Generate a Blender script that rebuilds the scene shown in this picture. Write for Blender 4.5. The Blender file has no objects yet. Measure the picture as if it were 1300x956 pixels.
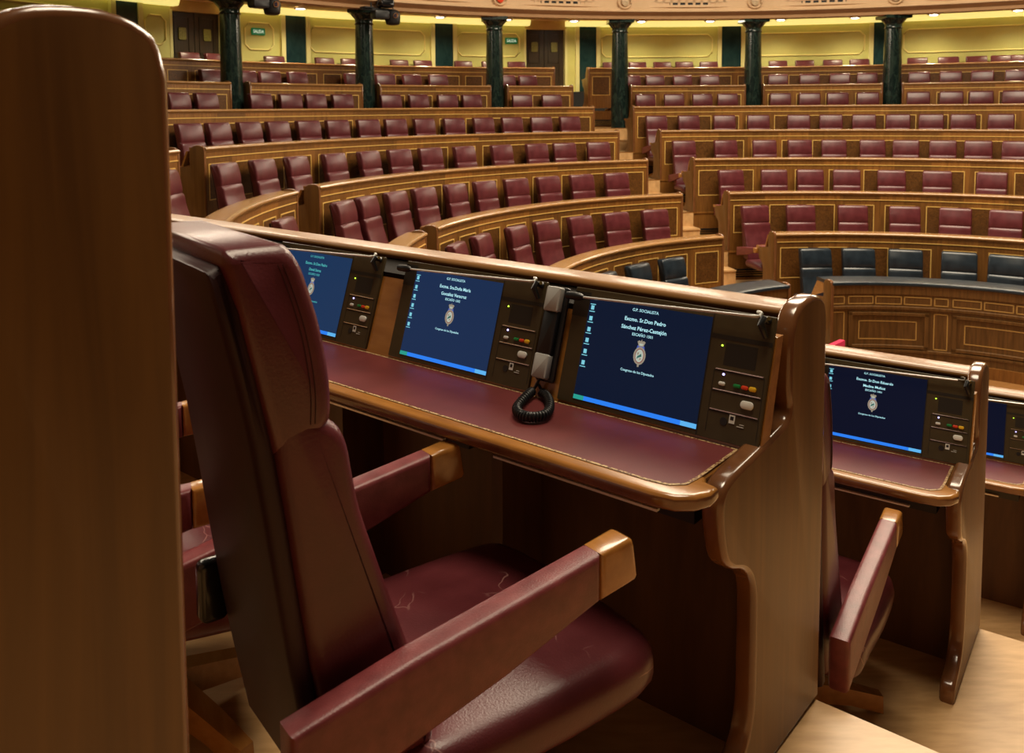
import bpy, bmesh, math, random
from mathutils import Vector, Matrix
random.seed(11)
sin, cos, pi, rad = math.sin, math.cos, math.pi, math.radians
COL = bpy.context.scene.collection
# ------------------------------------------------------------------ layout (metres, eye of the camera at the origin)
CX, CY = 4.808, 8.848                       # centre of the hemicycle
R = {0: 2.75, 1: 4.2525, 2: 5.742, 3: 7.2314, 4: 8.7208, 5: 10.2102, 6: 11.6996, 7: 13.1891}
ZT = {k: -1.9041 + .4785 * (k - 1) for k in range(0, 9)}      # rail top of each row
FL = {k: ZT[k] - .994 - (.09 if k == 7 else 0) for k in range(0, 9)}                   # floor each row's sitters use
RW = 14.3                                                     # back wall
TH = .861; OX, OY = .446, 1.914                               # frame of the near desk
TILT = .3134

def pol(r, deg): return (CX + r * sin(rad(deg)), CY + r * cos(rad(deg)))

# ------------------------------------------------------------------ materials
def newmat(name):
    m = bpy.data.materials.new(name); m.use_nodes = True
    nt = m.node_tree
    return m, nt, nt.nodes['Principled BSDF']

def plain(name, col, rough=.5, metal=0., emit=None, es=0., coat=0., spec=None):
    m, nt, b = newmat(name)
    b.inputs['Base Color'].default_value = (*col, 1); b.inputs['Roughness'].default_value = rough
    b.inputs['Metallic'].default_value = metal
    if coat: b.inputs['Coat Weight'].default_value = coat; b.inputs['Coat Roughness'].default_value = .15
    if spec is not None: b.inputs['Specular IOR Level'].default_value = spec
    if emit: b.inputs['Emission Color'].default_value = (*emit, 1); b.inputs['Emission Strength'].default_value = es
    return m

def noisy(name, c1, c2, scale=(1, 1, 1), nscale=8., rough=.4, coat=0., detail=4., bump=0., tone=0., rough_var=0., distort=0., lo=.3, hi=.7, bscale=None, spec=.5):
    m, nt, b = newmat(name)
    N, L = nt.nodes, nt.links
    tc = N.new('ShaderNodeTexCoord'); mp = N.new('ShaderNodeMapping'); mp.inputs['Scale'].default_value = scale
    L.new(tc.outputs['Object'], mp.inputs['Vector'])
    no = N.new('ShaderNodeTexNoise'); no.inputs['Scale'].default_value = nscale; no.inputs['Detail'].default_value = detail
    no.inputs['Distortion'].default_value = distort
    L.new(mp.outputs['Vector'], no.inputs['Vector'])
    rp = N.new('ShaderNodeValToRGB'); rp.color_ramp.elements[0].position = lo; rp.color_ramp.elements[1].position = hi
    rp.color_ramp.elements[0].color = (*c1, 1); rp.color_ramp.elements[1].color = (*c2, 1)
    L.new(no.outputs['Fac'], rp.inputs['Fac'])
    out = rp.outputs['Color']
    if tone:
        at = N.new('ShaderNodeAttribute'); at.attribute_name = 'tone'
        mr = N.new('ShaderNodeMapRange'); mr.inputs['To Min'].default_value = 1 - tone; mr.inputs['To Max'].default_value = 1 + tone
        L.new(at.outputs['Fac'], mr.inputs['Value'])
        mx = N.new('ShaderNodeMix'); mx.data_type = 'RGBA'; mx.blend_type = 'MULTIPLY'; mx.inputs['Factor'].default_value = 1
        L.new(out, mx.inputs['A']); L.new(mr.outputs['Result'], mx.inputs['B']); out = mx.outputs['Result']
    L.new(out, b.inputs['Base Color'])
    b.inputs['Roughness'].default_value = rough; b.inputs['Specular IOR Level'].default_value = spec
    if rough_var:
        mr2 = N.new('ShaderNodeMapRange'); mr2.inputs['To Min'].default_value = rough - rough_var; mr2.inputs['To Max'].default_value = rough + rough_var
        L.new(no.outputs['Fac'], mr2.inputs['Value']); L.new(mr2.outputs['Result'], b.inputs['Roughness'])
    if coat: b.inputs['Coat Weight'].default_value = coat; b.inputs['Coat Roughness'].default_value = .12
    if bump:
        src = no
        if bscale:
            src = N.new('ShaderNodeTexNoise'); src.inputs['Scale'].default_value = bscale; src.inputs['Detail'].default_value = 3
            L.new(tc.outputs['Object'], src.inputs['Vector'])
        bp = N.new('ShaderNodeBump'); bp.inputs['Strength'].default_value = bump; bp.inputs['Distance'].default_value = .004
        L.new(src.outputs['Fac'], bp.inputs['Height']); L.new(bp.outputs['Normal'], b.inputs['Normal'])
    return m

M = {}
M['wood'] = noisy('honey wood veneer', (.15, .058, .0105), (.26, .11, .023), (6, 6, .5), 5, .36, tone=.32, distort=.6)
M['wood_end'] = noisy('end panel veneer', (.115, .048, .0085), (.18, .080, .0165), (7, 7, .35), 4, .38, distort=.8)
M['wood_edge'] = noisy('dark varnished edge', (.13, .048, .016), (.2, .08, .028), (3, 3, 1), 6, .2, coat=.6)
M['wood_bench'] = noisy('brown bench wood', (.10, .045, .012), (.19, .09, .026), (6, 6, .5), 5, .36, tone=.3, distort=.6)
M['gold_dim'] = plain('aged inlay', (.5, .3, .09), .4)
M['burl'] = noisy('burl veneer', (.06, .022, .0045), (.16, .066, .015), (1, 1, 1), 22, .36, distort=1.8, detail=6)
M['rail'] = noisy('polished rail wood', (.31, .155, .05), (.37, .19, .065), (2, 2, 2), 3, .25, coat=.5)
M['rail_near'] = noisy('polished rail wood along the grain', (.22, .092, .02), (.32, .15, .042), (26, 1.6, 26), 3, .36, coat=.15)
M['desk_wood'] = noisy('desk edging wood', (.30, .12, .022), (.42, .18, .04), (5, 1.2, 5), 7, .25, coat=.5)
M['gold'] = plain('boxwood inlay', (.74, .47, .13), .4)
M['gilt'] = noisy('gilt tooling', (.12, .03, .015), (.6, .42, .2), (1, 1, 1), 240, .4, lo=.42, hi=.52)
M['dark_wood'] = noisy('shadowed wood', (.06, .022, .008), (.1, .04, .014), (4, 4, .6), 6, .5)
M['black'] = plain('black plastic', (.008, .008, .009), .4)
M['recess'] = plain('recess shade black', (.006, .0035, .0015), .7, spec=.1)  # near-black colour in place of the shade beside the near rail
M['black_gloss'] = plain('black gloss', (.006, .006, .007), .2)
M['leather'] = noisy('burgundy leather', (.082, .0145, .018), (.12, .022, .027), (1, 1, 1), 9, .31, bump=.12, bscale=240, rough_var=.07)
M['leather_arm'] = noisy('lit arm leather', (.13, .022, .025), (.21, .045, .048), (1, 1, 1), 26, .4, bump=.15, bscale=300)  # lighter red puts the pink light on the armrests into the colour
M['shell'] = noisy('dark burgundy shell', (.026, .007, .008), (.04, .011, .012), (1, 1, 1), 8, .5, spec=.3)
M['desk_leather'] = noisy('desk leather', (.125, .022, .022), (.165, .03, .03), (1, 1, 1), 10, .42, bump=.1, bscale=400)
M['blue_leather'] = noisy('blue black leather', (.010, .016, .023), (.02, .03, .042), (1, 1, 1), 9, .28, bump=.1, bscale=240)
M['blue_shell'] = plain('blue black shell', (.008, .010, .014), .4)
M['bronze'] = noisy('bronze console plate', (.05, .035, .014), (.06, .042, .017), (1, 1, 1), 30, .38, spec=.4)
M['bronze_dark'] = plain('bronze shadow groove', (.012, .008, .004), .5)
M['steel'] = plain('polished steel', (.75, .74, .72), .18, 1.)
M['chrome_rod'] = plain('bright steel rod', (.8, .78, .76), .3, .3)
M['brass'] = plain('brass', (.7, .48, .16), .3, 1.)
M['grey'] = plain('grey plastic', (.42, .42, .40), .4)
M['white'] = plain('white plastic', (.75, .75, .7), .35)
M['green_b'] = plain('green button', (.01, .22, .05), .35); M['red_b'] = plain('red button', (.75, .06, .02), .35); M['yellow_b'] = plain('yellow button', (.85, .5, .02), .35)
M['led_g'] = plain('green led', (.3, .6, 0), .4, emit=(.55, 1, .05), es=2.5); M['led_b'] = plain('blue led', (.1, .1, .8), .4, emit=(.45, .4, 1), es=4)
M['txt'] = plain('screen lettering', (0, 0, 0), .4, emit=(.5, .92, 1), es=.95)
M['txt_dim'] = plain('screen lettering dim', (0, 0, 0), .4, emit=(.1, .62, .62), es=.75)
M['icon'] = plain('screen icon', (0, 0, 0), .4, emit=(.25, .75, .9), es=.8)
M['bar'] = plain('screen taskbar', (0, 0, 0), .4, emit=(.02, .22, .92), es=.95)
M['start'] = plain('screen start corner', (0, 0, 0), .4, emit=(.02, .4, .32), es=.8)
M['tray'] = plain('screen tray corner', (0, 0, 0), .4, emit=(.12, .5, .95), es=.9)
for i, c in enumerate([(.003, .0085, .026), (.009, .026, .078), (.010, .034, .095), (.0018, .0045, .017)]):
    M['scr%d' % i] = plain('screen navy %d' % i, (.002, .002, .003), .25, emit=c, es=1., spec=.15)
M['em_w'] = plain('emblem pale', (0, 0, 0), .4, emit=(.55, .6, .5), es=.8); M['em_g'] = plain('emblem gold', (0, 0, 0), .4, emit=(.42, .36, .27), es=.7)
M['em_b'] = plain('emblem blue', (0, 0, 0), .4, emit=(.08, .13, .5), es=.8); M['em_r'] = plain('emblem red', (0, 0, 0), .4, emit=(.4, .1, .08), es=.6); M['em_k'] = plain('emblem teal', (0, 0, 0), .4, emit=(.04, .2, .17), es=.6)
M['marble'] = noisy('dark green marble', (.004, .012, .011), (.035, .06, .045), (1, 1, .45), 7, .2, detail=8, distort=1.6, lo=.42, hi=.85, coat=.3)
M['marble_pil'] = noisy('blue green marble', (.008, .026, .03), (.02, .05, .05), (1, 1, .5), 6, .18, detail=6, distort=1., coat=.3)
M['wall'] = noisy('yellow painted wall', (.56, .53, .17), (.60, .57, .19), (1, 1, 1), 3, .6)
M['wall_trim'] = plain('cream pilaster strip', (.68, .63, .28), .5)
M['gilt_mould'] = plain('gilded moulding', (.82, .72, .28), .4)
M['cove'] = plain('lit cornice cove', (.85, .8, .4), .5, emit=(1, .86, .26), es=.8)
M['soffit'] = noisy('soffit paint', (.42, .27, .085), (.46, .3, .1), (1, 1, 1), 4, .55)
M['plaster'] = noisy('peach plaster', (.62, .42, .24), (.68, .47, .28), (1, 1, 1), 4, .55)
M['plaster_low'] = noisy('shaded peach plaster', (.42, .245, .12), (.46, .27, .14), (1, 1, 1), 4, .5)  # darker plaster colour carries the shade on the lower gallery band
M['door'] = noisy('dark door wood', (.028, .017, .008), (.05, .03, .014), (5, 5, .5), 5, .4)
M['etched'] = noisy('etched olive plate', (.12, .11, .02), (.3, .27, .06), (1, 1, 1), 40, .4)
M['floor'] = noisy('light parquet', (.50, .29, .12), (.66, .41, .19), (2, 9, 2), 4, .32)
M['floor_c'] = noisy('brown floor', (.22, .1, .028), (.3, .14, .04), (2, 2, 2), 5, .4)
M['sign'] = plain('exit green', (.005, .12, .04), .5, emit=(0, .16, .05), es=.35)
M['sign_t'] = plain('exit lettering', (.7, .8, .7), .5, emit=(.7, .9, .75), es=.5)
M['lamp'] = plain('downlight lens', (1, 1, 1), .5, emit=(1, .93, .75), es=25)
M['red'] = plain('crimson velvet', (.5, .008, .06), .8)
M['lens'] = plain('camera lens glass', (.03, .03, .05), .1, coat=.5)
M['medal'] = noisy('medallion relief', (.35, .24, .14), (.7, .55, .35), (1, 1, 1), 30, .5)

def scratched(name, src):
    m = M[src].copy(); m.name = name; nt = m.node_tree; N, L = nt.nodes, nt.links
    b = N['Principled BSDF']; base = b.inputs['Base Color'].links[0].from_socket
    tc = N.new('ShaderNodeTexCoord')
    wn = N.new('ShaderNodeTexNoise'); wn.inputs['Scale'].default_value = 5; wn.inputs['Detail'].default_value = 3; L.new(tc.outputs['Object'], wn.inputs['Vector'])
    ad = N.new('ShaderNodeMixRGB'); ad.blend_type = 'ADD'; ad.inputs['Fac'].default_value = .22; L.new(tc.outputs['Object'], ad.inputs['Color1']); L.new(wn.outputs['Color'], ad.inputs['Color2'])
    vo = N.new('ShaderNodeTexVoronoi'); vo.feature = 'DISTANCE_TO_EDGE'; vo.inputs['Scale'].default_value = 7; L.new(ad.outputs['Color'], vo.inputs['Vector'])
    r1 = N.new('ShaderNodeMapRange'); r1.inputs['From Min'].default_value = .004; r1.inputs['From Max'].default_value = .012; r1.inputs['To Min'].default_value = 1; r1.inputs['To Max'].default_value = 0; L.new(vo.outputs['Distance'], r1.inputs['Value'])
    ms = N.new('ShaderNodeTexNoise'); ms.inputs['Scale'].default_value = 6; L.new(tc.outputs['Object'], ms.inputs['Vector'])
    r2 = N.new('ShaderNodeMapRange'); r2.inputs['From Min'].default_value = .52; r2.inputs['From Max'].default_value = .66; L.new(ms.outputs['Fac'], r2.inputs['Value'])
    mu = N.new('ShaderNodeMath'); mu.operation = 'MULTIPLY'; L.new(r1.outputs['Result'], mu.inputs[0]); L.new(r2.outputs['Result'], mu.inputs[1])
    mx = N.new('ShaderNodeMixRGB'); L.new(mu.outputs['Value'], mx.inputs['Fac']); L.new(base, mx.inputs['Color1']); mx.inputs['Color2'].default_value = (.4, .2, .18, 1)
    L.new(mx.outputs['Color'], b.inputs['Base Color']); return m
M['leather_seat'] = scratched('worn seat leather', 'leather')

# ------------------------------------------------------------------ mesh helpers
def link(o, parent=None):
    COL.objects.link(o)
    if parent is not None: o.parent = parent
    return o

def tag(o, label=None, cat=None, group=None, kind=None):
    if label: o['label'] = label
    if cat: o['category'] = cat
    if group: o['group'] = group
    if kind: o['kind'] = kind
    return o

def empty(name, loc=(0, 0, 0), rz=0., label=None, cat=None, group=None, kind=None):
    o = bpy.data.objects.new(name, None); o.empty_display_size = .1
    o.location = loc; o.rotation_euler = (0, 0, rz); link(o)
    return tag(o, label, cat, group, kind)

class MB:
    def __init__(s): s.v = []; s.f = []; s.m = []; s.t = []; s.mi = 0; s.tone = .5; s.slots = []
    def mat(s, m):
        if m not in s.slots: s.slots.append(m)
        s.mi = s.slots.index(m); return s
    def face(s, idx): s.f.append(tuple(idx)); s.m.append(s.mi); s.t.append(s.tone)
    def add(s, vs, fs):
        b = len(s.v); s.v += [tuple(v) for v in vs]
        for f in fs: s.face([i + b for i in f])
    def quad(s, a, b, c, d): s.add([a, b, c, d], [(0, 1, 2, 3)])
    def box(s, x0, x1, y0, y1, z0, z1):
        s.add([(x0, y0, z0), (x1, y0, z0), (x1, y1, z0), (x0, y1, z0), (x0, y0, z1), (x1, y0, z1), (x1, y1, z1), (x0, y1, z1)],
              [(0, 3, 2, 1), (4, 5, 6, 7), (0, 1, 5, 4), (1, 2, 6, 5), (2, 3, 7, 6), (3, 0, 4, 7)])
    def rprism(s, poly, t0, t1, r=.01, seg=3, axis='y', crown=0.):
        """polygon extruded along an axis with rolled edges; crown swells both caps"""
        n = len(poly)
        area = sum(poly[i][0] * poly[(i + 1) % n][1] - poly[(i + 1) % n][0] * poly[i][1] for i in range(n))
        P = [Vector(p) for p in (poly if area > 0 else poly[::-1])]
        nm = []
        for i in range(n):
            d1 = (P[i] - P[i - 1]); d2 = (P[(i + 1) % n] - P[i])
            n1 = Vector((d1.y, -d1.x)).normalized(); n2 = Vector((d2.y, -d2.x)).normalized()
            k = (n1 + n2)
            k = k / max(.35, k.length_squared) * 2 if k.length > 1e-6 else n1
            nm.append(k)
        st = []
        for i in range(seg + 1):
            a = pi / 2 * (1 - i / seg); st.append((t0 + r * (1 - sin(a)), r * (1 - cos(a))))
        st += [(t0 + t1 - a, b) for a, b in reversed(st)]
        mp = {'y': lambda p, t: (p[0], t, p[1]), 'z': lambda p, t: (p[0], p[1], t), 'x': lambda p, t: (t, p[0], p[1])}[axis]
        base = len(s.v)
        for t, ins in st:
            s.v += [mp(P[i] - nm[i] * ins, t) for i in range(n)]
        flip = axis == 'y'
        def fc(q): s.face(q[::-1] if flip else q)
        for j in range(len(st) - 1):
            for i in range(n):
                a = base + j * n + i; b = base + j * n + (i + 1) % n
                fc([a, b, b + n, a + n])
        last = base + (len(st) - 1) * n
        if not crown:
            fc([base + i for i in range(n)][::-1]); fc([last + i for i in range(n)])
        else:
            cen = sum((p for p in P), Vector((0, 0))) / n
            for top in (0, 1):
                ring = [(last if top else base) + i for i in range(n)]
                ins = st[0][1]; t = t1 if top else t0; sg = 1 if top else -1
                for q in (.85, .65, .4):
                    b2 = len(s.v)
                    s.v += [mp(cen + (P[i] - nm[i] * ins - cen) * q, t + sg * crown * (1 - q * q)) for i in range(n)]
                    nr = [b2 + i for i in range(n)]
                    for i in range(n):
                        f = [ring[i], ring[(i + 1) % n], nr[(i + 1) % n], nr[i]]
                        fc(f if top else f[::-1])
                    ring = nr
                c = len(s.v); s.v.append(mp(cen, t + sg * crown))
                for i in range(n):
                    f = [ring[i], ring[(i + 1) % n], c]; fc(f if top else f[::-1])
    def lathe(s, prof, cx=0, cy=0, n=24, axis='z'):
        base = len(s.v)
        for (r_, z) in prof:
            for i in range(n):
                a = 2 * pi * i / n; s.v.append((cx + r_ * cos(a), cy + r_ * sin(a), z))
        for j in range(len(prof) - 1):
            for i in range(n):
                a = base + j * n + i; b = base + j * n + (i + 1) % n; s.face([a, b, b + n, a + n])
        s.face([base + i for i in range(n)][::-1]); s.face([base + (len(prof) - 1) * n + i for i in range(n)])
    def tube(s, pts, r_, n=8):
        pts = [Vector(p) for p in pts]; base = len(s.v); up = Vector((0, 0, 1))
        for i, p in enumerate(pts):
            d = (pts[min(i + 1, len(pts) - 1)] - pts[max(i - 1, 0)]).normalized()
            a = d.cross(up if abs(d.z) < .95 else Vector((1, 0, 0))).normalized(); b = d.cross(a)
            rr = r_[i] if isinstance(r_, (list, tuple)) else r_
            s.v += [tuple(p + (a * cos(2 * pi * k / n) + b * sin(2 * pi * k / n)) * rr) for k in range(n)]
        for j in range(len(pts) - 1):
            for k in range(n):
                a = base + j * n + k; b = base + j * n + (k + 1) % n; s.face([a, a + n, b + n, b])
        s.face([base + k for k in range(n)]); s.face([base + (len(pts) - 1) * n + k for k in range(n)][::-1])
    def sweep(s, path, prof, closed=True, caps=True):
        """path: (x, y, nx, ny) stations; prof: (outward, z) points"""
        base = len(s.v); n = len(prof)
        for (x, y, nx, ny) in path: s.v += [(x + nx * a, y + ny * a, z) for a, z in prof]
        m = n if closed else n - 1
        for j in range(len(path) - 1):
            for i in range(m):
                a = base + j * n + i; b = base + j * n + (i + 1) % n; s.face([a, b, b + n, a + n])
        if caps and closed:
            s.face([base + i for i in range(n)][::-1]); s.face([base + (len(path) - 1) * n + i for i in range(n)])
    def mesh(s, name, smooth=True, angle=38.):
        me = bpy.data.meshes.new(name); me.from_pydata(s.v, [], s.f)
        for m in s.slots: me.materials.append(m)
        me.polygons.foreach_set('material_index', s.m)
        at = me.attributes.new('tone', 'FLOAT', 'FACE'); at.data.foreach_set('value', s.t)
        bm = bmesh.new(); bm.from_mesh(me); bmesh.ops.recalc_face_normals(bm, faces=bm.faces); bm.to_mesh(me); bm.free()
        if smooth:
            me.polygons.foreach_set('use_smooth', [True] * len(me.polygons))
            me.set_sharp_from_angle(angle=rad(angle))
        me.update(); return me
    def obj(s, name, parent=None, smooth=True, angle=38.):
        return link(bpy.data.objects.new(name, s.mesh(name, smooth, angle)), parent)

def mb(m): return MB().mat(M[m])

def catmull(pts, sub=5, closed=False):
    P = [Vector(p) for p in pts]; n = len(P); out = []
    rng = n if closed else n - 1
    for i in range(rng):
        p1, p2 = P[i], P[(i + 1) % n]
        p0 = P[i - 1] if closed or i > 0 else p1
        p3 = P[(i + 2) % n] if closed or i + 2 < n else p2
        for k in range(sub):
            t = k / sub
            out.append(.5 * ((2 * p1) + (p2 - p0) * t + (2 * p0 - 5 * p1 + 4 * p2 - p3) * t * t + (3 * p1 - p0 - 3 * p2 + p3) * t ** 3))
    if not closed: out.append(P[-1])
    return [tuple(p) for p in out]

def rrect(x0, x1, y0, y1, r_, n=5):
    out = []
    for (cx, cy, a0) in ((x1 - r_, y1 - r_, 0), (x0 + r_, y1 - r_, 90), (x0 + r_, y0 + r_, 180), (x1 - r_, y0 + r_, 270)):
        for k in range(n + 1):
            a = rad(a0 + 90 * k / n); out.append((cx + r_ * cos(a), cy + r_ * sin(a)))
    return out

def arc(r_, a0, a1, step=1.2):
    n = max(2, int(abs(a1 - a0) / step * max(1, r_ / 9)) + 1)
    return [(*pol(r_, a0 + (a1 - a0) * i / (n - 1)), sin(rad(a0 + (a1 - a0) * i / (n - 1))), cos(rad(a0 + (a1 - a0) * i / (n - 1)))) for i in range(n)]

def sub_path(path, s0, s1):
    """piece of a path between two arc lengths"""
    L = [0.]
    for i in range(1, len(path)): L.append(L[-1] + math.hypot(path[i][0] - path[i - 1][0], path[i][1] - path[i - 1][1]))
    def at(s):
        s = max(0, min(L[-1], s))
        for i in range(1, len(path)):
            if s <= L[i] + 1e-9:
                t = (s - L[i - 1]) / max(1e-9, L[i] - L[i - 1]); a, b = path[i - 1], path[i]
                return tuple(a[k] + (b[k] - a[k]) * t for k in range(4))
        return path[-1]
    mid = [path[i] for i in range(len(path)) if s0 + 1e-4 < L[i] < s1 - 1e-4]
    return [at(s0)] + mid + [at(s1)], L[-1]

def plen(path): return sub_path(path, 0, .01)[1]

# ------------------------------------------------------------------ camera
f_, px_, py_, pitch, roll = 1119.21, 627.96, 223.17, .076935, -.007322
fw = Vector((0, cos(pitch), -sin(pitch))); up0 = Vector((0, sin(pitch), cos(pitch))); r0 = Vector((1, 0, 0))
rt = r0 * cos(roll) + up0 * sin(roll); up = -r0 * sin(roll) + up0 * cos(roll)
cd = bpy.data.cameras.new('camera'); cam = link(bpy.data.objects.new('camera', cd))
cam.matrix_world = Matrix(((rt.x, up.x, -fw.x, 0), (rt.y, up.y, -fw.y, 0), (rt.z, up.z, -fw.z, 0), (0, 0, 0, 1)))
cd.sensor_fit = 'HORIZONTAL'; cd.sensor_width = 36; cd.lens = f_ / 1300 * 36
cd.shift_x = (650 - px_) / 1300; cd.shift_y = (py_ - 478) / 1300
cd.clip_start = .02; cd.clip_end = 200
cd.dof.use_dof = True; cd.dof.focus_distance = 2.6; cd.dof.aperture_fstop = 9.
bpy.context.scene.camera = cam

# ------------------------------------------------------------------ desk end panel (plane of outward n and z); height 0 = floor, n = 0 centre side
EP = [(.0, .52), (-.002, .95), (.012, .995), (.05, 1.017), (.10, 1.022), (.152, 1.015), (.19, .99), (.212, .945), (.217, .88),
      (.217, .82), (.210, .79), (.222, .768), (.26, .757), (.40, .738), (.48, .728), (.53, .712), (.547, .68), (.545, .63), (.525, .56), (.49, .528),
      (.445, .508), (.41, .48), (.39, .44), (.386, .38), (.387, .22), (.394, .16), (.42, .11), (.47, .08), (.525, .06), (.545, .03), (.545, .0), (.0, .0)]
EPS = catmull(EP[1:-1], 3) + [(.0, .0)]
def end_panel(name, parent, y0=-.0225, y1=.0225, hi=True):
    poly = [(-n, z) for n, z in (EPS if hi else EP)]     # local x points to the centre
    b = mb('wood_end'); b.rprism(poly, y0, y1, .011, 3 if hi else 2)
    # the rolled narrow edges are darker varnish
    b.mat(M['wood_edge']); npoly = len(poly); k = 0
    st = 2 * ((3 if hi else 2) + 1)
    for j in range(st - 1):
        for i in range(npoly):
            b.m[k] = b.mi; k += 1
    return b.obj(name, parent)

def set_mat(o, x, y, z, nx, ny):
    """local +x = towards the centre (-n), local y = along the row, z up"""
    o.location = (x, y, z); o.rotation_euler = (0, 0, math.atan2(-ny, -nx))

# ------------------------------------------------------------------ a curved desk row
def module_edges(L, w=.6):
    n = max(1, round(L / w)); return [L * i / n for i in range(n + 1)]

def desk_row(name, path, zt, label, group, gaps=(), ends=(True, True), cat='desk row', riser=True, blue=False):
    root = empty(name, (0, 0, 0), 0, label, cat, group)
    segs = []; L = plen(path); s = 0.
    for (g0, g1) in gaps:
        if g0 > s: segs.append((s, g0))
        s = g1
    if s < L: segs.append((s, L))
    rail = mb('rail'); front = mb('wood'); band = mb('gold'); burl = mb('burl'); top = mb('desk_wood'); leath = mb('desk_leather')
    for (s0, s1) in segs:
        p, _ = sub_path(path, s0, s1)
        rp = catmull([(.225, zt - .02), (.222, zt - .006), (.205, zt), (.02, zt), (-.008, zt - .004), (-.02, zt - .016), (-.02, zt - .03), (-.008, zt - .044)], 2) + [(.0, zt - .05), (.2, zt - .05), (.222, zt - .04)]
        rail.sweep(p, rp)
        # small astragal under the rail
        front.tone = .55
        front.sweep(p, [(-.006, zt - .05), (-.006, zt - .058), (.004, zt - .062), (.03, zt - .062), (.03, zt - .05)])
        band.sweep(p, [(-.003, zt - .124), (-.003, zt - .136), (.01, zt - .136), (.01, zt - .124)])
        me_ = module_edges(s1 - s0)
        for i in range(len(me_) - 1):
            a, b_ = s0 + me_[i], s0 + me_[i + 1]
            q, _ = sub_path(path, a, b_)
            front.tone = random.uniform(.0, 1.)
            front.sweep(q, [(.003, zt - .06), (.003, zt - .13), (.03, zt - .13), (.03, zt - .06)], caps=False)
            front.tone = random.uniform(.0, .8)
            front.sweep(q, [(.006, zt - .13), (.006, zt - .994), (.03, zt - .994), (.03, zt - .13)], caps=False)
            m = b_ - a; i0, i1 = a + m * .14, a + m * .86
            if m < .3: continue
            za, zb = zt - .225, zt - .665
            q2, _ = sub_path(path, i0, i1)
            burl.sweep(q2, [(.004, za), (.004, zb)], closed=False)
            w = .013
            for z0, z1 in ((za + w, za), (zb, zb - w)): band.sweep(q2, [(.001, z0), (.001, z1), (.006, z1), (.006, z0)])
            for c in (i0, i1):
                q3, _ = sub_path(path, c - w / 2, c + w / 2)
                band.sweep(q3, [(.0008, za + w), (.0008, zb - w), (.006, zb - w), (.006, za + w)])
        top.sweep(p, [(.34, zt - .268), (.645, zt - .268), (.66, zt - .28), (.655, zt - .31), (.34, zt - .31)])
        leath.sweep(p, [(.37, zt - .2655), (.60, zt - .2655), (.60, zt - .27), (.37, zt - .27)])
        # sloping instrument board behind the rail
        top.sweep(p, [(.27, zt - .05), (.355, zt - .268), (.33, zt - .268), (.24, zt - .05)])
    rail.obj('top_rail', root); front.obj('front_panel', root, smooth=False); band.obj('inlay_lines', root, smooth=False)
    if burl.v: burl.obj('burl_inlay', root, smooth=False)
    top.obj('desktop', root); leath.obj('leather_inlay', root)
    for k, (s0, s1) in enumerate(segs):
        for which in (0, 1):
            if (k == 0 and which == 0 and not ends[0]) or (k == len(segs) - 1 and which == 1 and not ends[1]): continue
            st, _ = sub_path(path, s0, s1); st = st[0 if which == 0 else -1]
            set_mat(end_panel('end_panel', root, hi=False), st[0] + st[2] * -.004, st[1] + st[3] * -.004, zt - .994, st[2], st[3])
    return root

def s_at(r_, a0, a): return r_ * rad(abs(a - a0))
COLA = [-53.05, -38.59, -23.63, -9.03, 5.99, 20.54]; RC = 11.95
ROW_ORD = ['', 'front', 'second', 'third', 'fourth', 'fifth', 'sixth', 'seventh']
LEFT0 = {1: -73., 2: -73.3, 3: -74.3, 4: -75.4, 5: -76., 6: -76., 7: -76.}
LEFT1 = {1: -20.06, 2: -17.76, 3: -16.6, 4: -15.82, 5: -15.33, 6: -14.95, 7: -14.65}
RIGHT0 = {1: -8.33, 2: -9.3, 3: -9.33, 4: -9.97, 5: -10.25, 6: -8.0, 7: -10.77}
RIGHT1 = {1: 62, 2: 52, 3: 47, 4: 44, 5: 43, 6: 42, 7: 42}
for k in range(1, 8):
    gl, gr = [], []
    if k == 6:
        hw = .215
        for a in COLA[:3]: s = s_at(R[6], LEFT0[6], a); gl.append((s - hw, s + hw))
        for a in COLA[4:]: s = s_at(R[6], RIGHT0[6], a); gr.append((s - hw, s + hw))
    note = ' broken by marble columns' if k == 6 else ''
    desk_row('curved_desk_row', arc(R[k], LEFT0[k], LEFT1[k]), ZT[k], 'curved wooden desk row left of the central aisle, %s row up%s' % (ROW_ORD[k], note), 'desk rows left of the central aisle', gl)
    desk_row('curved_desk_row', arc(R[k], RIGHT0[k], RIGHT1[k]), ZT[k], 'curved wooden desk row right of the central aisle, %s row up%s' % (ROW_ORD[k], note), 'desk rows right of the central aisle', gr, ends=(True, False))

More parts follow.
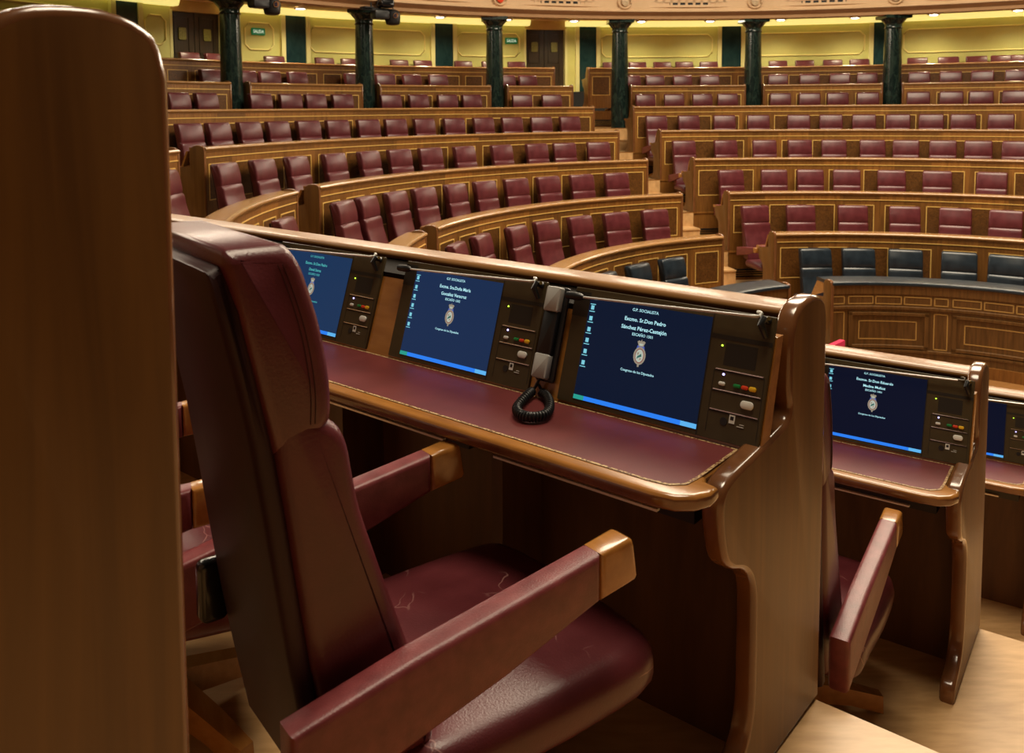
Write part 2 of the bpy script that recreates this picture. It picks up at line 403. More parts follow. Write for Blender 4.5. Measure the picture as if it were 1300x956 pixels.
# ------------------------------------------------------------------ the government bench: panelled front, blue leather top
def bench(a0, a1, label, ends):
    zt = -2.345; zb = FL[0]
    root = empty('panelled_bench', (0, 0, 0), 0, label, 'bench', 'low panelled benches round the floor')
    path = arc(R[0], a0, a1, .8)
    t = mb('blue_leather'); t.sweep(path, catmull([(.42, zt - .03), (.40, zt), (.2, zt + .004), (.0, zt), (-.03, zt - .02), (-.03, zt - .045)], 3) + [(.0, zt - .05), (.42, zt - .05)]); t.obj('leather_top', root)
    w = mb('wood_bench'); g = mb('gold_dim'); pn = mb('wood_bench'); pn.tone = .2; L = plen(path)
    w.tone = .35; w.sweep(path, [(.0, zt - .05), (-.0, zb), (.05, zb), (.05, zt - .05)])
    w.tone = .55
    w.sweep(path, [(-.012, zt - .05), (-.012, zt - .16), (.0, zt - .165), (.0, zt - .05)])
    w.tone = .3
    for (za, zc, o) in ((zt - .33, zt - .36, .022), (zt - .905, zt - .935, .03), (zt - .935, zb, .018)):
        w.sweep(path, [(-o, za), (-o, zc), (0, zc - .01), (0, za + .01)])
    p_ = 1.30; n = int(math.ceil(L / p_)); wd = .013
    def rect(s0, s1, za, zb_, o):
        s0, s1 = max(s0, 0), min(s1, L)
        if s1 - s0 < .03: return
        q, _ = sub_path(path, s0, s1)
        for z0, z1 in ((za, za - wd), (zb_ + wd, zb_)): g.sweep(q, [(o, z0), (o, z1), (o + .006, z1), (o + .006, z0)])
        for c in (s0 + wd / 2, s1 - wd / 2):
            q3, _ = sub_path(path, c - wd / 2, c + wd / 2); g.sweep(q3, [(o, za), (o, zb_), (o + .006, zb_), (o + .006, za)])
    for i in range(n):
        s = i * p_ + .015
        rect(s, s + .17, zt - .19, zt - .30, -.004)
        rect(s, s + .17, zt - .40, zt - .885, -.004)
        for j in range(3): rect(s + .215 + j * .36, s + .215 + j * .36 + .335, zt - .19, zt - .30, -.004)
        x0, x1 = s + .22, min(s + p_ - .06, L)
        if x1 - x0 > .2:
            q, _ = sub_path(path, x0, x1)          # raised frame of the big field
            for z0, z1 in ((zt - .40, zt - .455), (zt - .84, zt - .895)): w.sweep(q, [(-.026, z0 - .01), (-.026, z1 + .01), (0, z1), (0, z0)])
            for c in (x0 + .025, x1 - .025):
                q3, _ = sub_path(path, c - .025, c + .025); w.sweep(q3, [(-.026, zt - .40), (-.026, zt - .895), (0, zt - .895), (0, zt - .40)])
            q, _ = sub_path(path, x0 + .05, x1 - .05); pn.sweep(q, [(-.004, zt - .455), (-.004, zt - .84)], closed=False)
            rect(x0 + .14, x1 - .14, zt - .52, zt - .775, -.007)
    w.obj('panelled_front', root, smooth=False); g.obj('inlay_lines', root, smooth=False); pn.obj('burl_field', root, smooth=False)
    d = mb('desk_wood'); d.sweep(path, [(.05, zt - .05), (.05, zt - .12), (.55, zt - .30), (.55, zt - .26), (.40, zt - .05)]); d.obj('desk_shelf', root)
    for which, on in ((0, ends[0]), (-1, ends[1])):
        if on:
            st = path[which]; o = end_panel('end_panel', root, hi=False)
            set_mat(o, st[0] - st[2] * .03, st[1] - st[3] * .03, zt - .994, st[2], st[3])
bench(-7.0, 66, 'low curved bench with burl panels and blue-black leather top', (True, False))
bench(-62, -20.5, 'short blue-topped bench end left of the central aisle', (False, True))

# ------------------------------------------------------------------ terraces, risers, aisle steps
def ring_floor(name, r0_, r1_, z, a0, a1, m='floor', th=.06):
    b = mb(m); b.sweep(arc(r0_, a0, a1), [(0, z), (r1_ - r0_, z), (r1_ - r0_, z - th), (0, z - th)]); o = b.obj(name, smooth=False); tag(o, kind='structure'); return o
for k in range(0, 8):
    r1_ = R[k + 1] + .03 if k < 7 else RW + .1
    ring_floor('floor', R[k] + .03, r1_, FL[k], -100, 66)
    if k >= 1:
        b = mb('wood'); path = arc(R[k], -100, 66)
        b.tone = .35; b.sweep(path, [(.012, FL[k]), (.012, FL[k - 1]), (.05, FL[k - 1]), (.05, FL[k])], caps=True)
        b.tone = .6; b.sweep(path, [(-.004, FL[k] + .02), (-.004, FL[k] - .01), (.02, FL[k] - .012), (.02, FL[k] + .02)])
        b.mat(M['black'])
        b.sweep(path, [(.004, FL[k - 1] + .19), (.004, FL[k - 1] + .05), (.02, FL[k - 1] + .05), (.02, FL[k - 1] + .19)])
        b.mat(M['brass'])
        for h in (.08, .115, .15): b.sweep(path, [(-.002, FL[k - 1] + h + .008), (-.002, FL[k - 1] + h - .004), (.01, FL[k - 1] + h - .004), (.01, FL[k - 1] + h + .008)])
        tag(b.obj('trim_riser', smooth=False), kind='structure')
b = mb('floor_c'); b.lathe([(2.72, FL[0] - .2), (2.72, FL[0] - .15)], CX, CY, 64); tag(b.obj('floor', smooth=False), kind='structure')
b = mb('wood'); b.tone = .7; b.sweep(arc(2.70, -120, 120, 1.5), [(0, FL[0]), (0, FL[0] - .15), (.4, FL[0] - .15), (.4, FL[0])]); tag(b.obj('trim_riser', smooth=False), kind='structure')
for k in range(1, 7):          # half steps in the central and the far-left aisle
    for (a0, a1) in ((LEFT1[k] + .15, RIGHT0[k] - .15), (-79.0, LEFT0[k] - .25)):
        b = mb('floor'); path = arc(R[k] - .32, a0, a1, .6)
        b.sweep(path, [(0, FL[k - 1] + .239), (.335, FL[k - 1] + .239), (.335, FL[k - 1]), (0, FL[k - 1])])
        b.sweep(path, [(-.02, FL[k - 1] + .24), (.0, FL[k - 1] + .24), (.0, FL[k - 1] + .215), (-.02, FL[k - 1] + .215)])
        tag(b.obj('floor_step', smooth=False), kind='structure')
        b = mb('floor'); path = arc(R[k], a0, a1, .6)   # light tread facing in the aisle
        b.sweep(path, [(-.012, FL[k] + .002), (-.012, FL[k - 1] + .2), (.01, FL[k - 1] + .2), (.01, FL[k] + .002)])
        tag(b.obj('floor_step', smooth=False), kind='structure')

# ------------------------------------------------------------------ back wall, doors, cornice, soffit, gallery front
ZS = .40
def wall_seg(a0, a1, z0=ZS, z1=2.25, rr=RW, m='wall', name='wall_back'):
    b = mb(m); b.sweep(arc(rr, a0, a1, 1.), [(0, z0), (0, z1), (.12, z1), (.12, z0)]); return tag(b.obj(name, smooth=True), kind='structure')
D1 = (-51.7, -47.0); D2 = (-16.3, -11.9)
for a0, a1 in ((-84, D1[0]), (D1[1], D2[0]), (D2[1], 62)): wall_seg(a0, a1)
for a0, a1 in (D1, D2): wall_seg(a0, a1, 1.98, 2.3, RW, 'soffit')
for a0, a1 in (D1, D2):      # reveals
    for a in (a0, a1):
        b = mb('wall_trim'); b.sweep(arc(RW - .01, a - .12, a + .12, .1), [(0, ZS), (0, 2.0), (.45, 2.0), (.45, ZS)]); tag(b.obj('trim_jamb', smooth=False), kind='structure')
PIL = [(-71.6, -69.6), (-56.6, -54.75), (-41.25, -39.25), (-26.0, -24.1), (-10.55, -8.75), (4.45, 6.4), (19.35, 21.3), (34.5, 36.4)]
for a0, a1 in PIL:
    b = mb('marble_pil'); b.sweep(arc(RW - .07, a0, a1, .5), [(0, ZS), (0, 2.06), (.08, 2.06), (.08, ZS)]); tag(b.obj('trim_pilaster', smooth=False), kind='structure')
    for s0, s1 in ((a0 - .42, a0 - .02), (a1 + .02, a1 + .42)):
        b = mb('wall_trim'); b.sweep(arc(RW - .1, s0, s1, .2), [(0, ZS), (0, 2.06), (.1, 2.06), (.1, ZS)]); tag(b.obj('trim_pilaster_strip', smooth=False), kind='structure')
for a0, a1 in ((-84, D1[0] + .25), (D1[1] - .3, D2[0] + .3), (D2[1] - .1, 62)):
    b = mb('cove'); b.sweep(arc(RW - .2, a0, a1, .8), [(-.06, 2.19), (-.04, 2.14), (.0, 2.075), (.03, 2.06), (.2, 2.06), (.2, 2.19)]); tag(b.obj('trim_cornice', smooth=False), kind='structure')
def gilt_frame(a0, a1, z0=1.29, z1=1.86):
    rr = RW - .012; da = math.degrees(.11 / RW); pts = []
    out = [(a0 + da, z1), (a0, z1 - .11), (a0, z0 + .11), (a0 + da, z0)]
    n = 18
    out += [(a0 + da + (a1 - a0 - 2 * da) * i / n, z0) for i in range(1, n)]
    out += [(a1 - da, z0), (a1, z0 + .11), (a1, z1 - .11), (a1 - da, z1)]
    out += [(a1 - da - (a1 - a0 - 2 * da) * i / n, z1) for i in range(1, n)] + [(a0 + da, z1)]
    b = mb('gilt_mould'); b.tube([(*pol(rr, a), z) for a, z in out], .019, 6); tag(b.obj('trim_wall_panel', smooth=True), kind='structure')
for a0, a1 in ((-69, -57.2), (-54.0, -52.2), (-45.0, -42.3), (-38.7, -27.0), (-23.5, -16.9), (-8.1, 3.5), (7.2, 18.5), (22.1, 33.8), (37, 48)): gilt_frame(a0, a1)
# doors
def door(a0, a1, name, plates):
    am = (a0 + a1) / 2; x, y = pol(RW + .12, am); w = RW * rad(a1 - a0)
    root = empty(name, (x, y, ZS), -rad(am), 'dark brown double door with olive etched plates, %s' % ('left of the exit sign wall' if am < -30 else 'beside the central aisle'), 'door', kind='structure')
    for sg in (-1, 1):
        x0, x1 = (-w / 2 + .03, -.006) if sg < 0 else (.006, w / 2 - .03)
        lf = mb('door'); lf.box(x0, x1, 0, .05, .0, 1.62)
        for za, zb in ((.12, .62), (.74, 1.5)):
            for (p, q, r_, s) in ((x0 + .1, x1 - .1, za, za + .03), (x0 + .1, x1 - .1, zb - .03, zb), (x0 + .1, x0 + .13, za, zb), (x1 - .13, x1 - .1, za, zb)): lf.box(p, q, -.018, 0, r_, s)
        leaf = lf.obj('door_leaf', root, smooth=False)
        pl = mb('etched'); cx = x0 + (x1 - x0) * plates
        pl.rprism(rrect(cx - .085, cx + .085, 1.02, 1.27, .03), -.03, -.002, .004, 1, 'y'); pl.obj('door_plate', leaf)
door(D1[0], D1[1], 'door_1', .5); door(D2[0], D2[1], 'door_2', .5)
# soffit cone and gallery front
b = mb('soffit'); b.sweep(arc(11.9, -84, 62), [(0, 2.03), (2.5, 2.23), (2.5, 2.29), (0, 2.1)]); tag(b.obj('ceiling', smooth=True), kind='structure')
b = mb('plaster_low'); b.sweep(arc(11.62, -84, 62), [(.3, 2.06), (.3, 1.995), (.06, 1.99), (.0, 2.0), (-.01, 2.05), (.03, 2.075), (.0, 2.10), (-.09, 2.135), (-.11, 2.155), (.06, 2.16)], closed=False); tag(b.obj('trim_gallery_moulding', smooth=True, angle=50), kind='structure')
b = mb('plaster'); b.sweep(arc(11.62, -84, 62), [(-.10, 2.158), (-.10, 2.172), (-.02, 2.19), (.0, 2.21), (.0, 2.235), (.03, 2.25), (.03, 3.1), (-.1, 3.16), (-.1, 3.3), (.5, 3.3)], closed=False); tag(b.obj('wall_gallery', smooth=True, angle=40), kind='structure')
b = mb('plaster'); b.sweep(arc(12.1, -84, 62), [(0, 3.29), (2.3, 3.29), (2.3, 2.2), (0, 2.2)]); tag(b.obj('wall_gallery_back', smooth=True, angle=40), kind='structure')
for i, (a0, a1) in enumerate([(-51, -41.8), (-36.0, -26.5), (-21.1, -11.8), (-6.15, 3.3), (8.6, 17.9), (23.4, 32.5)]):
    root = empty('ventilation_grille', (*pol(11.66, (a0 + a1) / 2), 2.3), -rad((a0 + a1) / 2), 'pierced balustrade grille in the gallery front, %s from the left' % ['first', 'second', 'third', 'fourth', 'fifth', 'sixth'][i], 'grille', 'balustrade grilles')
    w = 11.66 * rad(a1 - a0) / 2
    bk = mb('black'); bk.box(-w, w, -.02, .0, 0, .30); bk.obj('backing', root, smooth=False)
    fr = mb('plaster'); n = int(2 * w / .17)
    for j in range(n + 1):
        x = -w + 2 * w * j / n; fr.box(x - .028, x + .028, -.045, -.02, 0, .30)
    fr.box(-w, w, -.05, -.02, -.03, .02); fr.box(-w, w, -.045, -.02, .075, .30); fr.obj('slats', root, smooth=False)
for i, a in enumerate((-53.2, -38.6, -23.7, -9.0, 5.8, 20.6)):
    root = empty('medallion', (*pol(11.605, a), 2.39), -rad(a), 'round plaster medallion with a crest above the %s column from the left' % ['first', 'second', 'third', 'fourth', 'fifth', 'sixth'][i], 'medallion', 'medallions on the gallery front')
    rg = mb('plaster'); rg.tube([(.15 * cos(2 * pi * t / 24), -.02, .15 * sin(2 * pi * t / 24)) for t in range(25)], .022, 6); rg.obj('ring', root)
    ds = MB().mat(M['red_b'] if i == 2 else M['medal']); ds.rprism([(.085 * cos(2 * pi * t / 20) * (1 - .15 * (t in (4, 5, 6))), .11 * sin(2 * pi * t / 20)) for t in range(20)], -.04, 0, .01, 2, 'y'); ds.obj('crest', root)
# downlights under the gallery
for i in range(13):
    a = -49.2 + 7.38 * i; x, y = pol(13.3, a)
    root = empty('downlight', (x, y, 2.112), -rad(a), 'lit round recessed downlight under the gallery, %s from the left' % ['first', 'second', 'third', 'fourth', 'fifth', 'sixth', 'seventh', 'eighth', 'ninth', 'tenth', 'eleventh', 'twelfth', 'thirteenth'][i], 'downlight', 'downlights under the gallery')
    b = mb('white'); b.lathe([(.13, -.012), (.14, 0), (.14, .02), (.10, .02), (.10, -.01)], n=20); b.obj('rim', root)
    b = mb('lamp'); b.lathe([(.0, -.022), (.06, -.02), (.105, -.008)], n=20); b.obj('lens', root)
    l = bpy.data.lights.new('downlight_lamp', 'SPOT'); l.energy = 150; l.color = (1, .86, .55); l.spot_size = rad(150); l.spot_blend = .8; l.shadow_soft_size = .12
    lo = link(bpy.data.objects.new('downlight_lamp', l)); lo.location = (x, y, 2.07); lo.rotation_euler = (0, 0, 0)
# exit signs
FONT = bpy.data.curves
def text_mesh(s, size, bold=.0, align='CENTER'):
    c = bpy.data.curves.new('lettering', 'FONT'); c.body = s; c.size = size; c.align_x = align; c.align_y = 'CENTER'; c.offset = bold; c.resolution_u = 2
    o = bpy.data.objects.new('lettering', c); COL.objects.link(o)
    dg = bpy.context.evaluated_depsgraph_get(); me = bpy.data.meshes.new_from_object(o.evaluated_get(dg))
    bpy.data.objects.remove(o); v = [tuple(p.co) for p in me.vertices]; f = [tuple(p.vertices) for p in me.polygons]; bpy.data.meshes.remove(me)
    return v, f
def put_text(b, s, cx, cy, size, z, bold=0., width=None, plane='xy'):
    v, f = text_mesh(s, size, bold)
    if width:
        w = max(p[0] for p in v) - min(p[0] for p in v); k = width / w
    else: k = 1.
    if plane == 'xy': b.add([(cx + p[0] * k, cy + p[1], z) for p in v], f)
    else: b.add([(cx + p[0] * k, z, cy + p[1]) for p in v], f)
for a, z, lab in ((-43.77, 1.672, 'green SALIDA exit sign between the left door and column'), (-17.8, 1.68, 'green SALIDA exit sign beside the dark door')):
    root = empty('exit_sign', (*pol(RW - .015, a), z), -rad(a), lab, 'sign', 'exit signs')
    b = mb('sign'); b.rprism(rrect(-.16, .16, -.075, .075, .012, 2), -.03, 0, .004, 1, 'y'); b.obj('sign_plate', root)
    b = mb('sign_t'); put_text(b, 'SALIDA', 0, 0, .1, -.032, .002, .25, 'xz'); b.obj('lettering', root, smooth=False)

# ------------------------------------------------------------------ columns and the two cameras on them
for i, a in enumerate(COLA):
    zb = FL[5]
    x, y = pol(RC, a); root = empty('marble_column', (x, y, zb), 0, 'dark green marble column, %s from the left' % ['first', 'second', 'third', 'fourth', 'fifth', 'sixth'][i], 'column', 'marble columns carrying the gallery', 'thing')
    H = 2.0 - zb
    b = mb('marble'); b.lathe([(.205, .19), (.205, .3), (.204, .9), (.196, 1.7), (.178, H - .3)], n=28); b.obj('shaft', root)
    b = mb('marble'); b.box(-.27, .27, -.27, .27, 0, .07); b.lathe(catmull([(.26, .07), (.275, .1), (.26, .13), (.225, .145), (.235, .17), (.21, .195)], 3), n=28); b.obj('column_base', root)
    b = mb('marble'); b.lathe(catmull([(.178, H - .30), (.2, H - .285), (.182, H - .265), (.182, H - .2), (.2, H - .17), (.26, H - .1), (.27, H - .07)], 3), n=28); b.box(-.29, .29, -.29, .29, H - .07, H); b.obj('capital', root)
def tv_camera(a, dz, lab):
    x, y = pol(RC - .2, a); root = empty('television_camera', (x, y, 1.93 + dz), -rad(a), lab, 'camera', 'remote cameras by the column tops')
    b = mb('black'); b.box(-.42, .25, -.34, -.26, .02, .07); b.box(-.40, -.2, -.40, -.2, .055, .085); b.tube([(-.2, -.3, .05), (-.2, -.3, .18)], .018); b.tube([(.0, -.3, .05), (.0, .02, .03)], .04); b.obj('bracket', root)
    b = mb('black_gloss'); b.rprism(rrect(-.06, .24, .08, .25, .05), -.50, -.22, .05, 3, 'y'); b.obj('camera_body', root)
    b = mb('black'); b.lathe(catmull([(.05, -.26), (.13, -.24), (.15, -.16), (.15, -.04), (.11, .03), (.04, .06)], 3), .25, -.38, 18); b.obj('camera_head', root)
    b = mb('black'); b.rprism(rrect(-.22, .12, -.16, .02, .05), -.5, -.28, .03, 2, 'y'); b.obj('pan_motor', root)
    b = mb('steel'); b.tube([(.22, -.50, -.06), (.21, -.56, -.08)], [.05, .055], 14); b.obj('lens_ring', root)
    b = mb('lens'); b.tube([(.21, -.555, -.079), (.2098, -.562, -.081)], [.046, .04], 14); b.obj('camera_lens', root)
    b = mb('black'); b.tube(catmull([(.3, -.3, .1), (.33, -.33, .0), (.28, -.34, -.14), (.1, -.33, -.16)], 4), .014); b.tube(catmull([(-.1, -.34, .1), (-.02, -.36, .28), (.1, -.34, .3), (.24, -.3, .2)], 4), .012); b.obj('cable', root)
tv_camera(-51.9, .02, 'black remote television camera on the first column from the left')
tv_camera(-38.2, .0, 'black remote television camera on the second column from the left')

# ------------------------------------------------------------------ chairs
def corner_round(b, zc=1.2, yc=.18, r_=.05, ym=0.):
    for i, (x, y, z) in enumerate(b.v):
        y -= ym; dy, dz = abs(y) - yc, z - zc
        if dy > 0 and dz > 0:
            d = math.hypot(dy, dz)
            if d > r_:
                b.v[i] = (x, ym + math.copysign(yc + dy / d * r_, y), zc + dz / d * r_)
def chair_meshes(lea, arm, shell, yp=(-.23, .23), ys=(-.185, .185), dp=0., ds=0., near=False):
    out = {}
    def sh(pts, d): return [(x + d, z) for x, z in pts]
    ym = (yp[0] + yp[1]) / 2; sm = (ys[0] + ys[1]) / 2; hp, hs = yp[1] - ym, ys[1] - sm
    b = mb('leather_seat' if lea == 'leather' else lea); o = catmull([(.30, .0), (.295, .17), (.255, .265), (.1, .285), (-.12, .28), (-.26, .26), (-.28, .1), (-.28, -.1), (-.26, -.26), (-.12, -.28), (.1, -.285), (.255, -.265), (.295, -.17)], 3, True)
    b.rprism(o, .325, .432, .045, 4, 'z', .016); out['seat'] = b.mesh('seat', angle=60)
    hf = [(-.425, .985), (-.408, 1.005), (-.407, 1.06), (-.419, 1.14), (-.439, 1.21), (-.452, 1.245), (-.471, 1.269), (-.495, 1.278), (-.545, 1.278), (-.560, 1.268), (-.562, 1.248)]
    b = mb(lea); b.rprism(sh(catmull(hf, 3) + [(-.501, .968)], dp), yp[0], yp[1], .022, 3)
    corner_round(b, 1.235, hp - .04, .04, ym); 
    if near:
        b.mat(M[shell])
        for o in (.030, .037): b.tube([(x + dp - o, yp[0] - .0003, z) for x, z in catmull(hf[1:6], 4)], .0007, 5)
    out['headrest'] = b.mesh('headrest', angle=50)
    b = mb(lea); b.rprism(sh(catmull([(-.47, 1.045), (-.44, 1.02), (-.398, .992), (-.381, .96), (-.372, .91), (-.36, .85), (-.325, .74), (-.288, .63), (-.252, .52), (-.235, .45), (-.24, .42)], 3) + [(-.41, .42), (-.452, .63), (-.507, 1.03), (-.495, 1.05)], dp), yp[0] + .0006, yp[1] - .0006, .022, 3)
    out['backrest'] = b.mesh('backrest', angle=50)
    b = mb(shell); b.rprism(sh(catmull([(-.568, 1.255), (-.513, .985), (-.463, .63), (-.425, .40)], 3) + catmull([(-.455, .40), (-.497, .63), (-.547, .985), (-.596, 1.22), (-.592, 1.25), (-.58, 1.26)], 3), ds), ys[0], ys[1], .012, 2)
    corner_round(b, 1.2, hs - .06, .06, sm); out['back_shell'] = b.mesh('back_shell', angle=50)
    for sg, nm in ((1, 'l'), (-1, 'r')):
        y0, y1 = (.252, .306) if sg > 0 else (-.306, -.252)
        b = mb(arm); b.rprism([(-.50, .598), (-.30, .632), (.08, .678), (.08, .592), (-.13, .535), (-.30, .50), (-.50, .46)], y0 if sg > 0 else y0, y1, .012, 3)
        out['arm_' + nm] = b.mesh('armrest', angle=50)
        b = mb('desk_wood'); b.rprism([(.0805, .678), (.148, .687), (.158, .682), (.163, .67), (.172, .612), (.166, .602), (.0805, .592)], y0, y1, .01, 3); out['tip_' + nm] = b.mesh('arm_tip', angle=50)
    b = mb('black'); b.lathe([(.045, .06), (.045, .2), (.03, .2), (.03, .3), (.12, .305), (.14, .324)], n=16); b.box(-.2, .2, -.12, .12, .31, .325); out['pedestal'] = b.mesh('pedestal')
    b = mb('desk_wood')
    for k in range(5):
        a = 2 * pi * k / 5 + .3; d = Vector((cos(a), sin(a), 0)); p = Vector((-d.y, d.x, 0))
        vs = []
        for r_, w, z0, z1 in ((.03, .035, .05, .12), (.2, .03, .035, .085), (.31, .022, .0, .055)):
            q = d * r_; vs += [q - p * w + Vector((0, 0, z0)), q + p * w + Vector((0, 0, z0)), q + p * w * .8 + Vector((0, 0, z1)), q - p * w * .8 + Vector((0, 0, z1))]
        b.add(vs, [(0, 1, 5, 4), (1, 2, 6, 5), (2, 3, 7, 6), (3, 0, 4, 7), (4, 5, 9, 8), (5, 6, 10, 9), (6, 7, 11, 10), (7, 4, 8, 11), (8, 9, 10, 11), (3, 2, 1, 0)])
    out['star_base'] = b.mesh('star_base')
    b = mb('black_gloss'); b.rprism(rrect(-.50, -.45, .57, .68, .014), ys[1] - .005, ys[1] + .027, .008, 2, 'y'); out['knob'] = b.mesh('tilt_lever')
    return out
CM = chair_meshes('leather', 'leather_arm', 'shell'); CN = chair_meshes('leather', 'leather_arm', 'shell', (-.232, .155), (-.224, .085), .016, .032, True); CB = chair_meshes('blue_leather', 'blue_leather', 'blue_shell')
def part(nm, me, parent): return link(bpy.data.objects.new(nm, me), parent)
def make_chair(x, y, z, rz, meshes, label, group, level=2):
    root = empty('swivel_armchair', (x, y, z), rz, label, 'chair', group)
    for nm in ('seat', 'headrest', 'backrest', 'back_shell', 'pedestal', 'star_base'): part(nm, meshes[nm], root)
    for s in 'lr':
        a = part('armrest', meshes['arm_' + s], root)
        if level > 1 and meshes is not CB: part('arm_tip', meshes['tip_' + s], a)
    if level > 2: part('tilt_lever', meshes['knob'], root)
    return root
LCH = {
 7: [-50.59, -48.22, -42.62, -37.62, -35.02, -29.94, -27.48, -23.17, -20.24, -17.47],
 6: [-51.85, -48.44, -46.01, -43.15, -37.16, -33.83, -30.9, -28.02, -20.44, -17.96],
 5: [-60.45, -57.6, -51.86, -48.55, -45.72, -42.67, -37.08, -33.78, -30.37, -27.45, -21.45, -17.9],
 4: [-67.24, -63.77, -60.04, -56.55, -52.8, -49.11, -45.18, -41.67, -37.94, -34.07, -30.22, -26.5, -22.7, -18.95],
 3: [-74.68, -69.12, -63.96, -58.36, -53.13, -48.63, -44.02, -38.91, -33.41, -28.27, -24.3, -19.43],
 2: [-72.69, -67.71, -61.87, -56.44, -50.47, -45.12, -39.62, -33.98, -28.34, -22.57],
 1: [-72.27, -64.4, -54.72, -47.68, -39.89, -32.27, -24.42],
 0: [-57.16, -45.75, -35.55]}
RCH = {
 7: [-7.21, -4.45, -1.8, 0.5, 3.03, 10.12, 12.76, 15.49, 18.03, 23.36, 26.14, 28.57, 30.67, 32.35],
 6: [-6.38, -3.77, -0.74, 2.17, 9.44, 12.68, 15.7, 18.42, 23.39, 26.29, 29.11, 32.12],
 5: [-6.74, -3.42, -0.14, 2.74, 8.64, 11.82, 14.85, 17.98, 23.07, 26.3, 29.14, 32.18],
 4: [-7.89, -3.83, 0.55, 4.65, 9.4, 13.13, 16.86, 20.57, 24.1, 27.44, 31.22],
 3: [-7.42, -1.75, 3.37, 7.95, 12.22, 16.95, 20.88, 25.15, 29.1, 33.17],
 2: [-4.51, 1.83, 7.07, 12.15, 18.23, 24.18, 30.93],
 1: [-5.72, 2.05, 10.63, 18.77, 26.3, 33.48],
 0: [-1.21, 7.62, 16.77, 26.75, 35.14]}
ORD = ['', 'first', 'second', 'third', 'fourth', 'fifth', 'sixth', 'seventh', 'eighth', 'ninth', 'tenth', 'eleventh', 'twelfth', 'thirteenth', 'fourteenth']
def chair_polar(r_head, a, z, meshes, label, group, level, jit):
    x, y = pol(r_head - .42, a); j = rad(random.uniform(-jit, jit))
    yaw = math.atan2(-cos(rad(a)), -sin(rad(a))) + j
    # keep the headrest where it is seen while the chair swivels
    hx, hy = pol(r_head, a); x, y = hx + .42 * cos(yaw), hy + .42 * sin(yaw)
    make_chair(x, y, z, yaw, meshes, label, group, level)
for side, D in (('left', LCH), ('right', RCH)):
    for k, angs in D.items():
        order = sorted(angs, key=lambda a: abs(a + 13))
        for n, a in enumerate(order):
            if k == 0: lab = 'blue-black leather armchair at the low bench, %s from the aisle, %s block' % (ORD[n + 1], side)
            else: lab = 'burgundy leather armchair, %s from central aisle, %s row up, %s block' % (ORD[n + 1], ROW_ORD[k], side)
            rh = R[k] + (1.2 if k else 1.22)
            if k == 7: rh = min(rh, RW - .24)
            if k == 5 and False: pass
            chair_polar(rh, a, FL[k], CB if k == 0 else CM, lab, 'blue-black bench chairs' if k == 0 else 'chairs in the %s block' % side, 2 if k < 4 else 1, 5 if k else 3)

